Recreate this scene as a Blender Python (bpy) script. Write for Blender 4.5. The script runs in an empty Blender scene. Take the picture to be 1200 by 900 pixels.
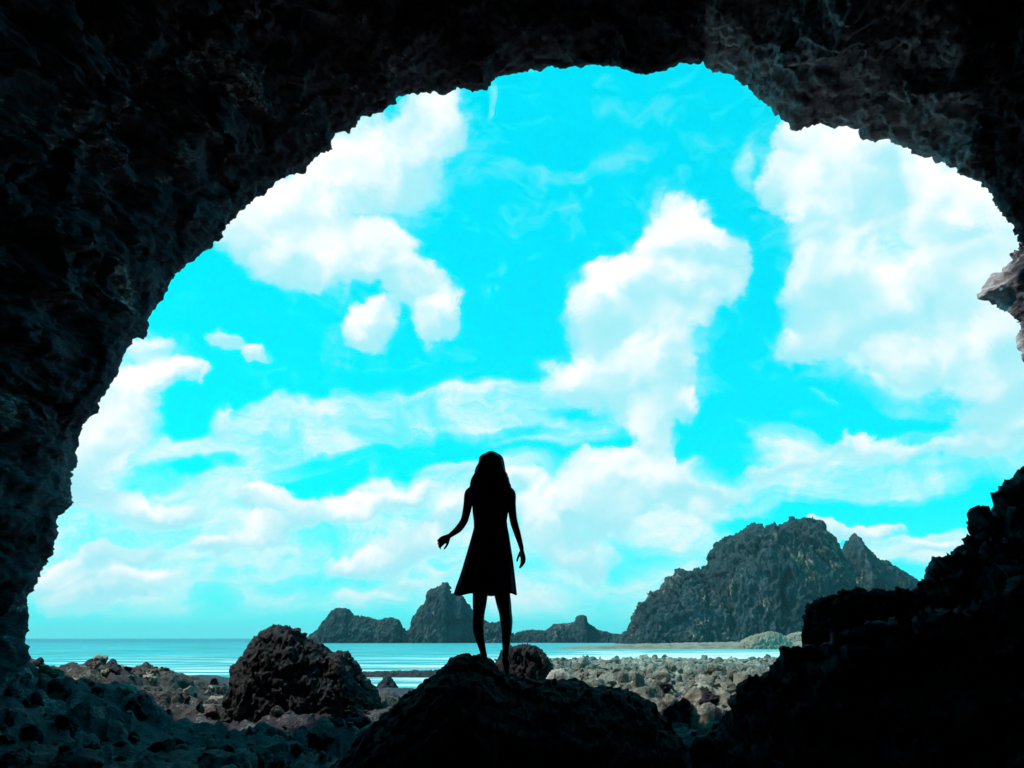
import bpy, bmesh, math, random
import numpy as np
from mathutils import Vector, Matrix
from mathutils.bvhtree import BVHTree

random.seed(7)
rng = np.random.default_rng(11)
D = bpy.data
scene = bpy.context.scene
COL = scene.collection

# ------------------------------------------------------------------ camera
F = 900.0                      # focal length in photo pixels (1200 wide)
PITCH = math.atan2(298, 900)   # horizon sits 298 px under the centre
CZ = 2.3                       # eye height above the sea


def ray(px, py):
    x, f, u = (px - 600) / F, 1.0, (450 - py) / F
    c, s = math.cos(PITCH), math.sin(PITCH)
    return Vector((x, f * c - u * s, f * s + u * c))


def P(px, py, Y):
    """world point at distance Y seen at a photo pixel"""
    r = ray(px, py)
    k = Y / r.y
    return Vector((r.x * k, Y, CZ + r.z * k))


cam = D.cameras.new('camera')
camo = D.objects.new('camera', cam)
COL.objects.link(camo)
camo.location = (0, 0, CZ)
camo.rotation_euler = (math.pi / 2 + PITCH, 0, 0)
cam.sensor_width = 36
cam.lens = 36 * F / 1200
cam.clip_start = 0.05
cam.clip_end = 40000
scene.camera = camo

# ------------------------------------------------------------------ numpy noise
_perm = rng.permutation(256)
_perm = np.concatenate([_perm, _perm, _perm])
_grad = rng.normal(size=(256, 3))
_grad /= np.linalg.norm(_grad, axis=1)[:, None]
_jit = rng.random((256, 3))
_val = rng.random(256)


def _hash(i):
    i = i & 255
    return _perm[_perm[_perm[i[..., 0]] + i[..., 1]] + i[..., 2]]


def perlin(p):
    i0 = np.floor(p).astype(np.int64)
    f = p - i0
    w = f * f * f * (f * (f * 6 - 15) + 10)
    out = 0
    for dx in (0, 1):
        for dy in (0, 1):
            for dz in (0, 1):
                o = np.array([dx, dy, dz])
                g = _grad[_hash(i0 + o)]
                dot = np.sum(g * (f - o), axis=-1)
                wx = w[..., 0] if dx else 1 - w[..., 0]
                wy = w[..., 1] if dy else 1 - w[..., 1]
                wz = w[..., 2] if dz else 1 - w[..., 2]
                out = out + dot * wx * wy * wz
    return out * 1.6


def fbm(p, octv=4, gain=.5):
    a, s, r = 1.0, 1.0, 0
    for k in range(octv):
        r = r + a * perlin(p * s + 17.3 * k)
        a *= gain
        s *= 2.03
    return r


def ridged(p, octv=4, gain=.55):
    a, s, r = 1.0, 1.0, 0
    for k in range(octv):
        r = r + a * (1 - 2 * np.abs(perlin(p * s + 9.1 * k)))
        a *= gain
        s *= 2.1
    return r


def worley(p):
    i0 = np.floor(p).astype(np.int64)
    f = p - i0
    d1 = np.full(p.shape[:-1], 9.)
    d2 = np.full(p.shape[:-1], 9.)
    cid = np.zeros(p.shape[:-1])
    for dx in (-1, 0, 1):
        for dy in (-1, 0, 1):
            for dz in (-1, 0, 1):
                o = np.array([dx, dy, dz])
                h = _hash(i0 + o)
                d = np.linalg.norm(o + _jit[h] - f, axis=-1)
                n = d < d1
                d2 = np.where(n, d1, np.minimum(d2, d))
                cid = np.where(n, _val[h], cid)
                d1 = np.where(n, d, d1)
    return d1, d2, cid


_dirs = rng.normal(size=(256, 3))
_dirs /= np.linalg.norm(_dirs, axis=1)[:, None]


def facets(p):
    """every cell a tilted plane: broken rock faces with sharp steps between"""
    i0 = np.floor(p).astype(np.int64)
    f = p - i0
    best = np.full(p.shape[:-1], 9.)
    out = np.zeros(p.shape[:-1])
    for dx in (-1, 0, 1):
        for dy in (-1, 0, 1):
            for dz in (-1, 0, 1):
                o = np.array([dx, dy, dz])
                h = _hash(i0 + o)
                df = f - (o + _jit[h])
                d = np.linalg.norm(df, axis=-1)
                v = np.sum(df * _dirs[h], -1) * 1.1 + (_val[h] - .5) * .5
                n = d < best
                out = np.where(n, v, out)
                best = np.where(n, d, best)
    return out


def sm(a, b, x):
    t = np.clip((x - a) / (b - a), 0, 1)
    return t * t * (3 - 2 * t)


def crag(p, sc=1.0):
    """blocky broken rock: facets + ridges + grain, about -1..1"""
    q = p / sc
    q = q + 0.35 * np.stack([perlin(q * 1.3 + 5), perlin(q * 1.3 + 31), perlin(q * 1.3 + 57)], -1)
    q2 = q + .06 * np.stack([perlin(q * 6), perlin(q * 6 + 9), perlin(q * 6 + 19)], -1)
    return .5 * facets(q) + .3 * facets(q2 * 2.3 + 3) + .15 * facets(q2 * 5.1 + 7) + .12 * ridged(q * 1.3, 4) + .1 * fbm(q * 6, 3)


# ------------------------------------------------------------------ mesh helpers
def mesh_from_arrays(name, V, Q, smooth=True):
    me = D.meshes.new(name)
    V = np.ascontiguousarray(V, dtype=np.float32).reshape(-1, 3)
    Q = np.ascontiguousarray(Q, dtype=np.int32)
    n = Q.shape[1]
    me.vertices.add(len(V))
    me.vertices.foreach_set('co', V.ravel())
    me.loops.add(Q.size)
    me.loops.foreach_set('vertex_index', Q.ravel())
    me.polygons.add(len(Q))
    me.polygons.foreach_set('loop_start', np.arange(0, Q.size, n, dtype=np.int32))
    me.polygons.foreach_set('use_smooth', np.full(len(Q), smooth))
    me.update(calc_edges=True)
    return me


def grid_quads(n, m, wrap_m=False):
    i = np.arange(n - 1)[:, None]
    mm = m if wrap_m else m - 1
    j = np.arange(mm)[None, :]
    j2 = (j + 1) % m
    return np.stack([i * m + j, i * m + j2, (i + 1) * m + j2, (i + 1) * m + j], -1).reshape(-1, 4)


def grid_normals(G):
    a = np.gradient(G, axis=0)
    b = np.gradient(G, axis=1)
    n = np.cross(a, b)
    return n / np.maximum(np.linalg.norm(n, axis=-1, keepdims=True), 1e-9)


def link(name, me, mat=None, parent=None):
    o = D.objects.new(name, me)
    COL.objects.link(o)
    if mat:
        me.materials.clear()
        me.materials.append(mat)
    if parent:
        o.parent = parent
    return o


def tag(o, label=None, cat=None, group=None, kind=None):
    if label: o['label'] = label
    if cat: o['category'] = cat
    if group: o['group'] = group
    if kind: o['kind'] = kind
    return o


# ------------------------------------------------------------------ materials
def nd(nt, t, **kw):
    n = nt.nodes.new(t)
    for k, v in kw.items():
        setattr(n, k, v)
    return n


def rock_mat(name, dark, mid, lite, scale=1.0, bump=.6, bdist=.05, rough=.85, lite_at=(.56, .74), vary=False,
             stretch=(1, 1, 1), spec=.3, lit_band=False):
    m = D.materials.new(name)
    m.use_nodes = True
    nt = m.node_tree
    L = nt.links.new
    b = nt.nodes['Principled BSDF']
    b.inputs['Roughness'].default_value = rough
    b.inputs['Specular IOR Level'].default_value = spec
    tc = nd(nt, 'ShaderNodeTexCoord')
    mp = nd(nt, 'ShaderNodeMapping')
    mp.inputs['Scale'].default_value = stretch
    L(tc.outputs['Object'], mp.inputs['Vector'])
    vec = mp.outputs[0]

    def noise(s, det, dist=0., r=.6):
        n = nd(nt, 'ShaderNodeTexNoise')
        n.inputs['Scale'].default_value = s
        n.inputs['Detail'].default_value = det
        n.inputs['Roughness'].default_value = r
        n.inputs['Distortion'].default_value = dist
        L(vec, n.inputs['Vector'])
        return n
    n1 = noise(1.3 * scale, 8, .4)
    n2 = noise(.55 * scale, 8, .5, .7)
    n3 = noise(9 * scale, 6, .3, .65)
    r1 = nd(nt, 'ShaderNodeValToRGB')
    r1.color_ramp.elements[0].position = .35
    r1.color_ramp.elements[0].color = (*dark, 1)
    r1.color_ramp.elements[1].position = .66
    r1.color_ramp.elements[1].color = (*mid, 1)
    L(n1.outputs['Fac'], r1.inputs['Fac'])
    mr = nd(nt, 'ShaderNodeMapRange', interpolation_type='SMOOTHSTEP')
    mr.inputs['From Min'].default_value, mr.inputs['From Max'].default_value = lite_at
    mix0 = nd(nt, 'ShaderNodeMath', operation='MULTIPLY_ADD')
    mix0.inputs[1].default_value = .35
    L(n3.outputs['Fac'], mix0.inputs[0])
    sc = nd(nt, 'ShaderNodeMath', operation='MULTIPLY')
    sc.inputs[1].default_value = .65
    L(n2.outputs['Fac'], sc.inputs[0])
    L(sc.outputs[0], mix0.inputs[2])
    L(mix0.outputs[0], mr.inputs['Value'])
    mx = nd(nt, 'ShaderNodeMix', data_type='RGBA')
    L(mr.outputs[0], mx.inputs['Factor'])
    L(r1.outputs['Color'], mx.inputs['A'])
    mx.inputs['B'].default_value = (*lite, 1)
    gr = nd(nt, 'ShaderNodeMapRange')
    gr.inputs['To Min'].default_value, gr.inputs['To Max'].default_value = .6, 1.4
    L(n3.outputs['Fac'], gr.inputs['Value'])
    val = gr.outputs[0]
    if vary:
        oi = nd(nt, 'ShaderNodeObjectInfo')
        vr = nd(nt, 'ShaderNodeMapRange')
        vr.inputs['To Min'].default_value, vr.inputs['To Max'].default_value = .45, 1.35
        L(oi.outputs['Random'], vr.inputs['Value'])
        mm = nd(nt, 'ShaderNodeMath', operation='MULTIPLY')
        L(val, mm.inputs[0])
        L(vr.outputs[0], mm.inputs[1])
        val = mm.outputs[0]
    ml = nd(nt, 'ShaderNodeVectorMath', operation='SCALE')
    L(mx.outputs['Result'], ml.inputs[0])
    L(val, ml.inputs['Scale'])
    if lit_band:      # better-lit roof painted into the colour: paler, streaky band between two planes
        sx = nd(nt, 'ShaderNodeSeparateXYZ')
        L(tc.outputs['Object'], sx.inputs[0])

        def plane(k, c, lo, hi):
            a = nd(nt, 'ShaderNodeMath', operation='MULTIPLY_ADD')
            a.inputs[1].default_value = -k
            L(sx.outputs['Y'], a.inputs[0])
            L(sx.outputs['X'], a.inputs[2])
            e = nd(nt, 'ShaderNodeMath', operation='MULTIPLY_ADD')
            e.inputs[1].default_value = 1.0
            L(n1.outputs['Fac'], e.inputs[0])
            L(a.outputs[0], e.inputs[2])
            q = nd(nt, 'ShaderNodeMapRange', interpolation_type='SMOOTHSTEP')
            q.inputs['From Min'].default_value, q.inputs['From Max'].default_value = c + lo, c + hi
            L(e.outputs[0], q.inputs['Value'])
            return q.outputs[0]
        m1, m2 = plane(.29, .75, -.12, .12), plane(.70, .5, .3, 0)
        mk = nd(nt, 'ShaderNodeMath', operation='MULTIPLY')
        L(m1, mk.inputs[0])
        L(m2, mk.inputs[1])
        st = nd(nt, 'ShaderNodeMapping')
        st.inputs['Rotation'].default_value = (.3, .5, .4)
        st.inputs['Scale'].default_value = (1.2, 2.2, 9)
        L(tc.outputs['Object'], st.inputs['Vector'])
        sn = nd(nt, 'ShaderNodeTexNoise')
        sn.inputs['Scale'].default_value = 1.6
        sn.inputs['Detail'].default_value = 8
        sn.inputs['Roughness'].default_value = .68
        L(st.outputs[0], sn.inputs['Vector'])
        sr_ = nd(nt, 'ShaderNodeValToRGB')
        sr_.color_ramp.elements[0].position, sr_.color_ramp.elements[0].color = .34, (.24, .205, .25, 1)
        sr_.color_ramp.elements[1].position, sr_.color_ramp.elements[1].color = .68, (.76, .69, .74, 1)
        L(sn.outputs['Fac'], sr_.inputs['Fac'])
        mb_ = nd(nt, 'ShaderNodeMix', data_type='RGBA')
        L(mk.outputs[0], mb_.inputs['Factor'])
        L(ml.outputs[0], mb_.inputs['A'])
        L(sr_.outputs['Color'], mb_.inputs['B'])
    L(mb_.outputs['Result'] if lit_band else ml.outputs[0], b.inputs['Base Color'])
    # relief: cracks + grain
    vo = nd(nt, 'ShaderNodeTexVoronoi', feature='F1')
    vo.inputs['Scale'].default_value = 5 * scale
    wv = nd(nt, 'ShaderNodeVectorMath', operation='MULTIPLY_ADD')
    wv.inputs[1].default_value = (.25 / scale,) * 3
    L(n1.outputs['Color'], wv.inputs[0])
    L(vec, wv.inputs[2])
    L(wv.outputs[0], vo.inputs['Vector'])
    n4 = noise(5 * scale, 12, .5, .72)
    hh = nd(nt, 'ShaderNodeMath', operation='MULTIPLY_ADD')
    hh.inputs[1].default_value = .7
    L(vo.outputs['Distance'], hh.inputs[0])
    L(n4.outputs['Fac'], hh.inputs[2])
    bp = nd(nt, 'ShaderNodeBump')
    bp.inputs['Strength'].default_value = bump
    bp.inputs['Distance'].default_value = bdist
    L(hh.outputs[0], bp.inputs['Height'])
    L(bp.outputs['Normal'], b.inputs['Normal'])
    return m


def flat_mat(name, col, rough=.7, spec=.3, nscale=40, amt=.35, bump=.15):
    m = D.materials.new(name)
    m.use_nodes = True
    nt = m.node_tree
    b = nt.nodes['Principled BSDF']
    b.inputs['Roughness'].default_value = rough
    b.inputs['Specular IOR Level'].default_value = spec
    tc = nd(nt, 'ShaderNodeTexCoord')
    n = nd(nt, 'ShaderNodeTexNoise')
    n.inputs['Scale'].default_value = nscale
    n.inputs['Detail'].default_value = 5
    nt.links.new(tc.outputs['Object'], n.inputs['Vector'])
    mr = nd(nt, 'ShaderNodeMapRange')
    mr.inputs['To Min'].default_value, mr.inputs['To Max'].default_value = 1 - amt, 1 + amt
    nt.links.new(n.outputs['Fac'], mr.inputs['Value'])
    s = nd(nt, 'ShaderNodeVectorMath', operation='SCALE')
    s.inputs[0].default_value = col
    nt.links.new(mr.outputs[0], s.inputs['Scale'])
    nt.links.new(s.outputs[0], b.inputs['Base Color'])
    bp = nd(nt, 'ShaderNodeBump')
    bp.inputs['Strength'].default_value = bump
    bp.inputs['Distance'].default_value = .01
    nt.links.new(n.outputs['Fac'], bp.inputs['Height'])
    nt.links.new(bp.outputs['Normal'], b.inputs['Normal'])
    return m


M_cave = rock_mat('cave_rock', (.05, .044, .068), (.125, .106, .138), (.6, .52, .5), scale=1.0, bump=1.0, bdist=.1, lite_at=(.57, .65), stretch=(.75, .75, 1.7), lit_band=True)
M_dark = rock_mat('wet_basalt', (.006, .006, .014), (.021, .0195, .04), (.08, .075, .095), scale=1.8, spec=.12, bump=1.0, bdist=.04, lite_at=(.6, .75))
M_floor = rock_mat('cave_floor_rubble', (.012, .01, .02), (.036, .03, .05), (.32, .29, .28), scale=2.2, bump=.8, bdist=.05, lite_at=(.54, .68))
M_boulder = rock_mat('brown_boulder', (.013, .0145, .021), (.034, .034, .044), (.26, .235, .23), scale=2.2, bump=.9, bdist=.06, lite_at=(.55, .7))
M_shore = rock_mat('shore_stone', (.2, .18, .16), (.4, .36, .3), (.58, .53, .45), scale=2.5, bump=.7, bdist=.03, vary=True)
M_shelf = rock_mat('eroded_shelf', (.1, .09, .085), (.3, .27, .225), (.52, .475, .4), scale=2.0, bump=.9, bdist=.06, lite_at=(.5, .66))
M_bank = rock_mat('dark_bank', (.035, .032, .035), (.1, .09, .088), (.42, .38, .32), scale=2.2, bump=.9, bdist=.06, lite_at=(.53, .66))  # darker rock of the left bank
M_pale = rock_mat('pale_stone', (.35, .35, .35), (.5, .5, .5), (.6, .6, .58), scale=3, bump=.4, bdist=.02)
M_islet = rock_mat('islet_rock', (.012, .032, .042), (.042, .08, .098), (.42, .25, .18), scale=.07, bump=1.0, bdist=3.0,
                   lite_at=(.545, .64), stretch=(1, 1, .6))
M_sand = rock_mat('pale_sand', (.16, .14, .11), (.28, .24, .19), (.4, .35, .28), scale=.3, bump=.5, bdist=.2)
M_skin = flat_mat('skin', (.22, .12, .085), rough=.5)
M_dress = flat_mat('dark_dress_cloth', (.02, .026, .1), rough=.9, nscale=160)
M_hair = flat_mat('dark_hair', (.014, .011, .016), rough=.45, nscale=90)


# ------------------------------------------------------------------ world: sky and clouds
SUN = Vector((-.56, .13, .80)).normalized()     # direction TO the sun
sun_el = math.asin(SUN.z)
sun_az = math.atan2(SUN.x, SUN.y)

w = D.worlds.new('World')
scene.world = w
w.use_nodes = True
nt = w.node_tree
L = nt.links.new
bg = nt.nodes['Background']
SKY_STRENGTH = .1
bg.inputs['Strength'].default_value = SKY_STRENGTH
sky = nd(nt, 'ShaderNodeTexSky', sky_type='NISHITA')
sky.sun_disc = False
sky.sun_elevation = sun_el
sky.sun_rotation = sun_az
sky.air_density, sky.dust_density, sky.ozone_density = 1.0, .6, 1.0

tc = nd(nt, 'ShaderNodeTexCoord')
nrm = nd(nt, 'ShaderNodeVectorMath', operation='NORMALIZE')
L(tc.outputs['Generated'], nrm.inputs[0])


def wnoise(vec, s, det, r=.55, dist=0.):
    n = nd(nt, 'ShaderNodeTexNoise')
    n.inputs['Scale'].default_value = s
    n.inputs['Detail'].default_value = det
    n.inputs['Roughness'].default_value = r
    n.inputs['Distortion'].default_value = dist
    L(vec, n.inputs['Vector'])
    return n


def math_(op, a, b=None, c=None):
    n = nd(nt, 'ShaderNodeMath', operation=op)
    for k, v in enumerate((a, b, c)):
        if v is None: continue
        if isinstance(v, (int, float)): n.inputs[k].default_value = v
        else: L(v, n.inputs[k])
    return n.outputs[0]


def warp(amount, s, det):
    n = wnoise(nrm.outputs[0], s, det, .6)
    sub = nd(nt, 'ShaderNodeVectorMath', operation='SUBTRACT')
    L(n.outputs['Color'], sub.inputs[0])
    sub.inputs[1].default_value = (.5, .5, .5)
    ma = nd(nt, 'ShaderNodeVectorMath', operation='MULTIPLY_ADD')
    L(sub.outputs[0], ma.inputs[0])
    ma.inputs[1].default_value = (amount,) * 3
    L(nrm.outputs[0], ma.inputs[2])
    return ma.outputs[0]


W_cum = warp(.10, 9, 5)
W_str = warp(.12, 5, 4)


def blob(vec, px, py, rx, ry, rot=0.0, weight=1.0):
    """a soft ellipse of cloud in the direction a photo pixel looks to"""
    c = ray(px, py).normalized()
    e = 1.0
    u = (ray(px + e, py).normalized() - ray(px - e, py).normalized()) / (2 * e)
    v = (ray(px, py - e).normalized() - ray(px, py + e).normalized()) / (2 * e)
    ku, kv = u.length, v.length
    un, vn = u.normalized(), v.normalized()
    a = math.radians(rot)
    U = (un * math.cos(a) + vn * math.sin(a)).normalized()
    V = c.cross(U) if c.cross(U).dot(vn) > 0 else -c.cross(U)
    du = nd(nt, 'ShaderNodeVectorMath', operation='DOT_PRODUCT')
    dv = nd(nt, 'ShaderNodeVectorMath', operation='DOT_PRODUCT')
    L(vec, du.inputs[0])
    L(vec, dv.inputs[0])
    du.inputs[1].default_value = U / (rx * ku)
    dv.inputs[1].default_value = V / (ry * kv)
    d2 = math_('MULTIPLY', dv.outputs['Value'], dv.outputs['Value'])
    d2 = math_('MULTIPLY_ADD', du.outputs['Value'], du.outputs['Value'], d2)
    mr = nd(nt, 'ShaderNodeMapRange', interpolation_type='SMOOTHSTEP', clamp=False)
    mr.inputs['From Min'].default_value, mr.inputs['From Max'].default_value = 1.5, .0
    mr.inputs['To Max'].default_value = weight
    L(d2, mr.inputs['Value'])
    return mr.outputs[0], dv.outputs['Value']


cum = [  # bright heaped clouds: x, y, rx, ry, rot, weight
    (505, 135, 45, 45), (445, 185, 60, 55), (385, 235, 70, 60), (320, 275, 60, 45), (410, 305, 70, 30), (345, 322, 40, 22),
    (450, 285, 45, 22), (490, 345, 42, 32, -30), (515, 385, 24, 26), (432, 385, 34, 22), (268, 398, 20, 14), (297, 415, 18, 12),
    (800, 268, 50, 38), (848, 300, 42, 42), (775, 315, 50, 45), (722, 345, 52, 36), (695, 375, 36, 32), (815, 345, 50, 36), (755, 395, 60, 45), (705, 445, 60, 40), (765, 440, 48, 40),
    (965, 180, 50, 40), (925, 218, 36, 26), (1010, 190, 60, 50), (1080, 220, 80, 60), (990, 270, 60, 60), (1140, 290, 80, 80), (985, 350, 60, 50), (1075, 360, 80, 60), (1160, 420, 90, 70), (1190, 480, 70, 50), (1060, 420, 50, 30),
    (1190, 330, 60, 80), (945, 400, 50, 26, 15, .8),
    (115, 545, 62, 50), (165, 470, 60, 36), (250, 500, 30, 22, 0, .8), (170, 600, 60, 20, 10, .7), (760, 575, 60, 26, 10, .8), (175, 450, 55, 32), (130, 500, 45, 40), (215, 440, 26, 18), (100, 540, 36, 36), (170, 400, 34, 16, 0, .8),
    (790, 485, 32, 22), (755, 500, 26, 24), (760, 545, 36, 40), (715, 560, 46, 32), (665, 595, 46, 34), (640, 625, 30, 26), (725, 605, 30, 24),
    (610, 555, 40, 18), (130, 655, 60, 16, 10), (160, 690, 60, 22), (105, 705, 60, 14), (240, 635, 26, 14), (75, 680, 30, 20),
    (480, 640, 50, 20, 10), (430, 665, 50, 18), (560, 600, 60, 22, 12), (305, 592, 30, 14), (370, 605, 60, 20, 6), (470, 585, 60, 16, 14), (290, 625, 40, 16),
    (120, 580, 46, 24, 10, .7), (205, 590, 40, 14, 8, .7), (540, 545, 36, 12, 8, .6), (500, 690, 50, 12, 4, .6), (640, 690, 40, 12, 0, .5), (800, 600, 40, 16, 0, .7), (900, 545, 50, 12, 0, .7), (1000, 535, 60, 12, 4, .7), (1100, 525, 60, 12, 4, .7),
    (1090, 640, 40, 10), (1000, 625, 60, 10), (690, 650, 40, 22), (840, 575, 40, 20),
]
cum_holes = [(706, 508, 44, 14, 8, .9), (835, 545, 30, 24, 0, .5), (215, 478, 46, 42, 0, .9), (1035, 290, 34, 30, 0, .75), (1065, 300, 20, 20, 0, .5), (835, 540, 42, 34, 0, 1.0), (210, 485, 36, 34, 0, .8), (530, 255, 40, 14, 12, .6), (845, 400, 40, 36, 0, .7), (160, 560, 46, 14, 12, .7), (90, 610, 40, 10, 12, .6), (1105, 470, 40, 22, 0, .7), (910, 300, 30, 50, 0, .5)]
strat = [  # thin veils and bands
    (430, 490, 210, 34, 4), (570, 465, 130, 20, 8), (330, 525, 170, 22, 10), (640, 500, 110, 22), (240, 560, 130, 40), (120, 600, 110, 60),
    (400, 620, 220, 50), (560, 560, 130, 26, 8), (620, 660, 220, 60), (800, 610, 160, 36), (1010, 545, 230, 38, 3), (1150, 515, 130, 24), (900, 560, 140, 24),
    (1060, 640, 150, 24), (960, 630, 120, 16, 0, .8), (200, 680, 220, 50), (380, 700, 260, 40, 0, .8), (690, 700, 220, 40), (820, 660, 80, 30),
    (1100, 430, 120, 60, 0, .7), (760, 470, 60, 30, 0, .6), (150, 470, 80, 60, 0, .8), (880, 190, 12, 34, 20, .5), (567, 120, 6, 24, 0, .6), (970, 472, 22, 8, 0, .8), (1120, 300, 120, 110, 0, .9), (1010, 330, 110, 110, 0, .6),
    (430, 270, 110, 50, 30, .5), (760, 400, 80, 60, 0, .5), (690, 190, 140, 14, 10, .18),
]
strat_holes = [(222, 482, 50, 40, 0, .9), (400, 570, 110, 14, 13, 1.1), (345, 580, 40, 10, 13, .6), (300, 462, 90, 12, 5, .7), (250, 545, 50, 10, 8, .7), (1010, 606, 150, 15, 1, 1.5), (880, 618, 50, 12, 0, .7), (950, 490, 120, 20, 0, 1.0), (840, 540, 42, 34, 0, .9),
               (250, 700, 30, 24, 0, .5), (1060, 600, 120, 14, 0, .8), (210, 485, 40, 34, 0, .6), (180, 560, 60, 16, 12, .6), (380, 690, 70, 16, 0, .5), (860, 690, 90, 30, 0, .5), (730, 650, 70, 22, 0, .5), (600, 505, 60, 10, 8, .6)]


def after(vec, v):
    """the same direction, but only once V is known: keeps the shader's stack short"""
    n = nd(nt, 'ShaderNodeVectorMath', operation='MULTIPLY_ADD')
    L(v, n.inputs[0])
    n.inputs[1].default_value = (1e-9,) * 3
    L(vec, n.inputs[2])
    return n.outputs[0]


def field(vec, lst, holes, cap, grow, lit=False):
    pos = up = None
    for t in lst:
        t = (t[0], t[1], t[2] * grow, t[3] * grow) + tuple(t[4:])
        v, h = blob(vec if pos is None else after(vec, up if lit else pos), *t)
        if lit:     # how high in its heap the direction lies: the tops are lit
            up = math_('MULTIPLY', v, h) if pos is None else math_('MULTIPLY_ADD', v, h, up)
        pos = v if pos is None else math_('ADD', pos, v)
    if lit:
        up = math_('DIVIDE', up, math_('MAXIMUM', pos, .05))
    out = math_('MINIMUM', pos, cap)
    for t in holes:
        out = math_('SUBTRACT', out, blob(after(vec, out), *t)[0])
    return (out, up) if lit else out


def remap(v, a, b, c=0., d=1., it='SMOOTHSTEP'):
    mr = nd(nt, 'ShaderNodeMapRange', interpolation_type=it)
    for k, x in zip(('From Min', 'From Max', 'To Min', 'To Max'), (a, b, c, d)):
        mr.inputs[k].default_value = x
    L(v, mr.inputs['Value'])
    return mr.outputs[0]


f_c, h_c = field(W_cum, cum, cum_holes, 1.05, 1.16, lit=True)
f_s = field(W_str, strat, strat_holes, .85, 1.05)


def shifted(vec, d):
    n = nd(nt, 'ShaderNodeVectorMath', operation='ADD')
    L(vec, n.inputs[0])
    n.inputs[1].default_value = d
    return n.outputs[0]


nz = wnoise(W_cum, 12, 6, .58).outputs['Fac']
nz_s = wnoise(W_cum, 9, 2, .5).outputs['Fac']
nz_b = wnoise(shifted(W_cum, (-.016, 0, .022)), 9, 2, .5).outputs['Fac']
billow = nd(nt, 'ShaderNodeTexVoronoi', feature='F1')
billow.inputs['Scale'].default_value = 26
billow.inputs['Detail'].default_value = 1
L(W_cum, billow.inputs['Vector'])
nz2 = wnoise(W_str, 8, 6, .66, .6).outputs['Fac']
streak = nd(nt, 'ShaderNodeMapping')
streak.inputs['Scale'].default_value = (5, 5, 26)
streak.inputs['Rotation'].default_value = (0, math.radians(-7), 0)
L(W_str, streak.inputs['Vector'])
nz3 = wnoise(streak.outputs[0], 1.6, 5, .62, .3).outputs['Fac']
fc = math_('ADD', f_c, math_('MULTIPLY_ADD', nz, 1.25, -.625))
fc = math_('ADD', fc, math_('MULTIPLY_ADD', billow.outputs['Distance'], -.45, .2))
fs = math_('ADD', f_s, math_('MULTIPLY_ADD', nz2, 1.9, -.95))
fs = math_('ADD', fs, math_('MULTIPLY_ADD', nz3, 1.1, -.55))
a_c = remap(fc, .16, .8)
a_thin = remap(fc, .0, .75, 0, .35)
a_s = remap(fs, .08, 1.2, 0, .95)
# cloud tone: lit side towards the sun, pale cyan in thin and hollow parts
relief = math_('MULTIPLY', math_('SUBTRACT', nz_s, nz_b), 1.5)
lit_ = math_('MULTIPLY_ADD', h_c, .38, math_('MULTIPLY', fc, .25))
tone = remap(math_('ADD', lit_, relief), -.05, .56)


def rgb(c):
    n = nd(nt, 'ShaderNodeRGB')
    n.outputs[0].default_value = (*c, 1)
    return n.outputs[0]


def mix(f, a, b):
    n = nd(nt, 'ShaderNodeMix', data_type='RGBA')
    if isinstance(f, float): n.inputs['Factor'].default_value = f
    else: L(f, n.inputs['Factor'])
    L(a, n.inputs['A'])
    L(b, n.inputs['B'])
    return n.outputs['Result']


K = 1 / SKY_STRENGTH
tint = nd(nt, 'ShaderNodeMix', data_type='RGBA', blend_type='MULTIPLY')
tint.inputs['Factor'].default_value = 1
L(sky.outputs[0], tint.inputs['A'])
tint.inputs['B'].default_value = (.0, 3.0, 2.2, 1)
sep = nd(nt, 'ShaderNodeSeparateXYZ')
L(nrm.outputs[0], sep.inputs[0])
base = mix(.75, tint.outputs['Result'], rgb((0, .84 * K, 1.04 * K)))
low = remap(sep.outputs['Z'], .16, .0)
base = mix(math_('MULTIPLY', low, .55), base, rgb((.16 * K, .86 * K, .9 * K)))
clear = remap(sep.outputs['Z'], .012, .05)           # a clear strip over the horizon
a_s, a_c = math_('MULTIPLY', a_s, clear), math_('MULTIPLY', a_c, clear)
veil = mix(a_s, base, mix(remap(fs, .6, 1.3), rgb((.42 * K, .95 * K, 1.0 * K)), rgb((.88 * K, 1.0 * K, 1.0 * K))))
veil = mix(a_thin, veil, rgb((.7 * K, .98 * K, 1.0 * K)))
ctone = mix(tone, rgb((.4 * K, .88 * K, .96 * K)), rgb((1.06 * K, 1.06 * K, 1.06 * K)))
final = mix(a_c, veil, ctone)
L(final, bg.inputs['Color'])
w.cycles.sampling_method = 'MANUAL'
w.cycles.sample_map_resolution = 256

sun = D.lights.new('sun', 'SUN')
sun.energy = 4.0
sun.angle = math.radians(.5)
sun.color = (1, .93, .82)
suno = D.objects.new('sun', sun)
COL.objects.link(suno)
suno.location = SUN * 60
suno.rotation_euler = SUN.to_track_quat('Z', 'Y').to_euler()


# ------------------------------------------------------------------ ground
def shore_y(x):
    left = 52 - 14 * sm(-20, -9, x)
    return left + 26 * sm(-3, 5, x)


def ground_base(x, y):
    ys = shore_y(x)
    z = 1.02 + .05 * np.sin(x * .7)
    rise_l = .62 * sm(-4.2, -7.6, x) * sm(8, 12, y) * (1 - sm(15.5, 19, y))
    rise_l = rise_l + .6 * sm(-6, -9, x) * (1 - sm(15.5, 19, y)) * (1 - sm(8, 12, y))
    fall = sm(16, 1, 0)
    right = sm(-1, 5, x)
    end = .18 + .12 * right
    t = np.clip((y - 15) / np.maximum(ys - 15, 1), 0, 1)
    z = z + (end - 1.02) * t ** (.8)
    z = z - sm(0, 9, y - ys) * (2.6 + .5 * right) - .012 * np.maximum(y - ys - 9, 0)
    # the beach sinks to the water line
    z = z - .2 * sm(-3, 0, y - ys)
    return z + rise_l


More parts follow.
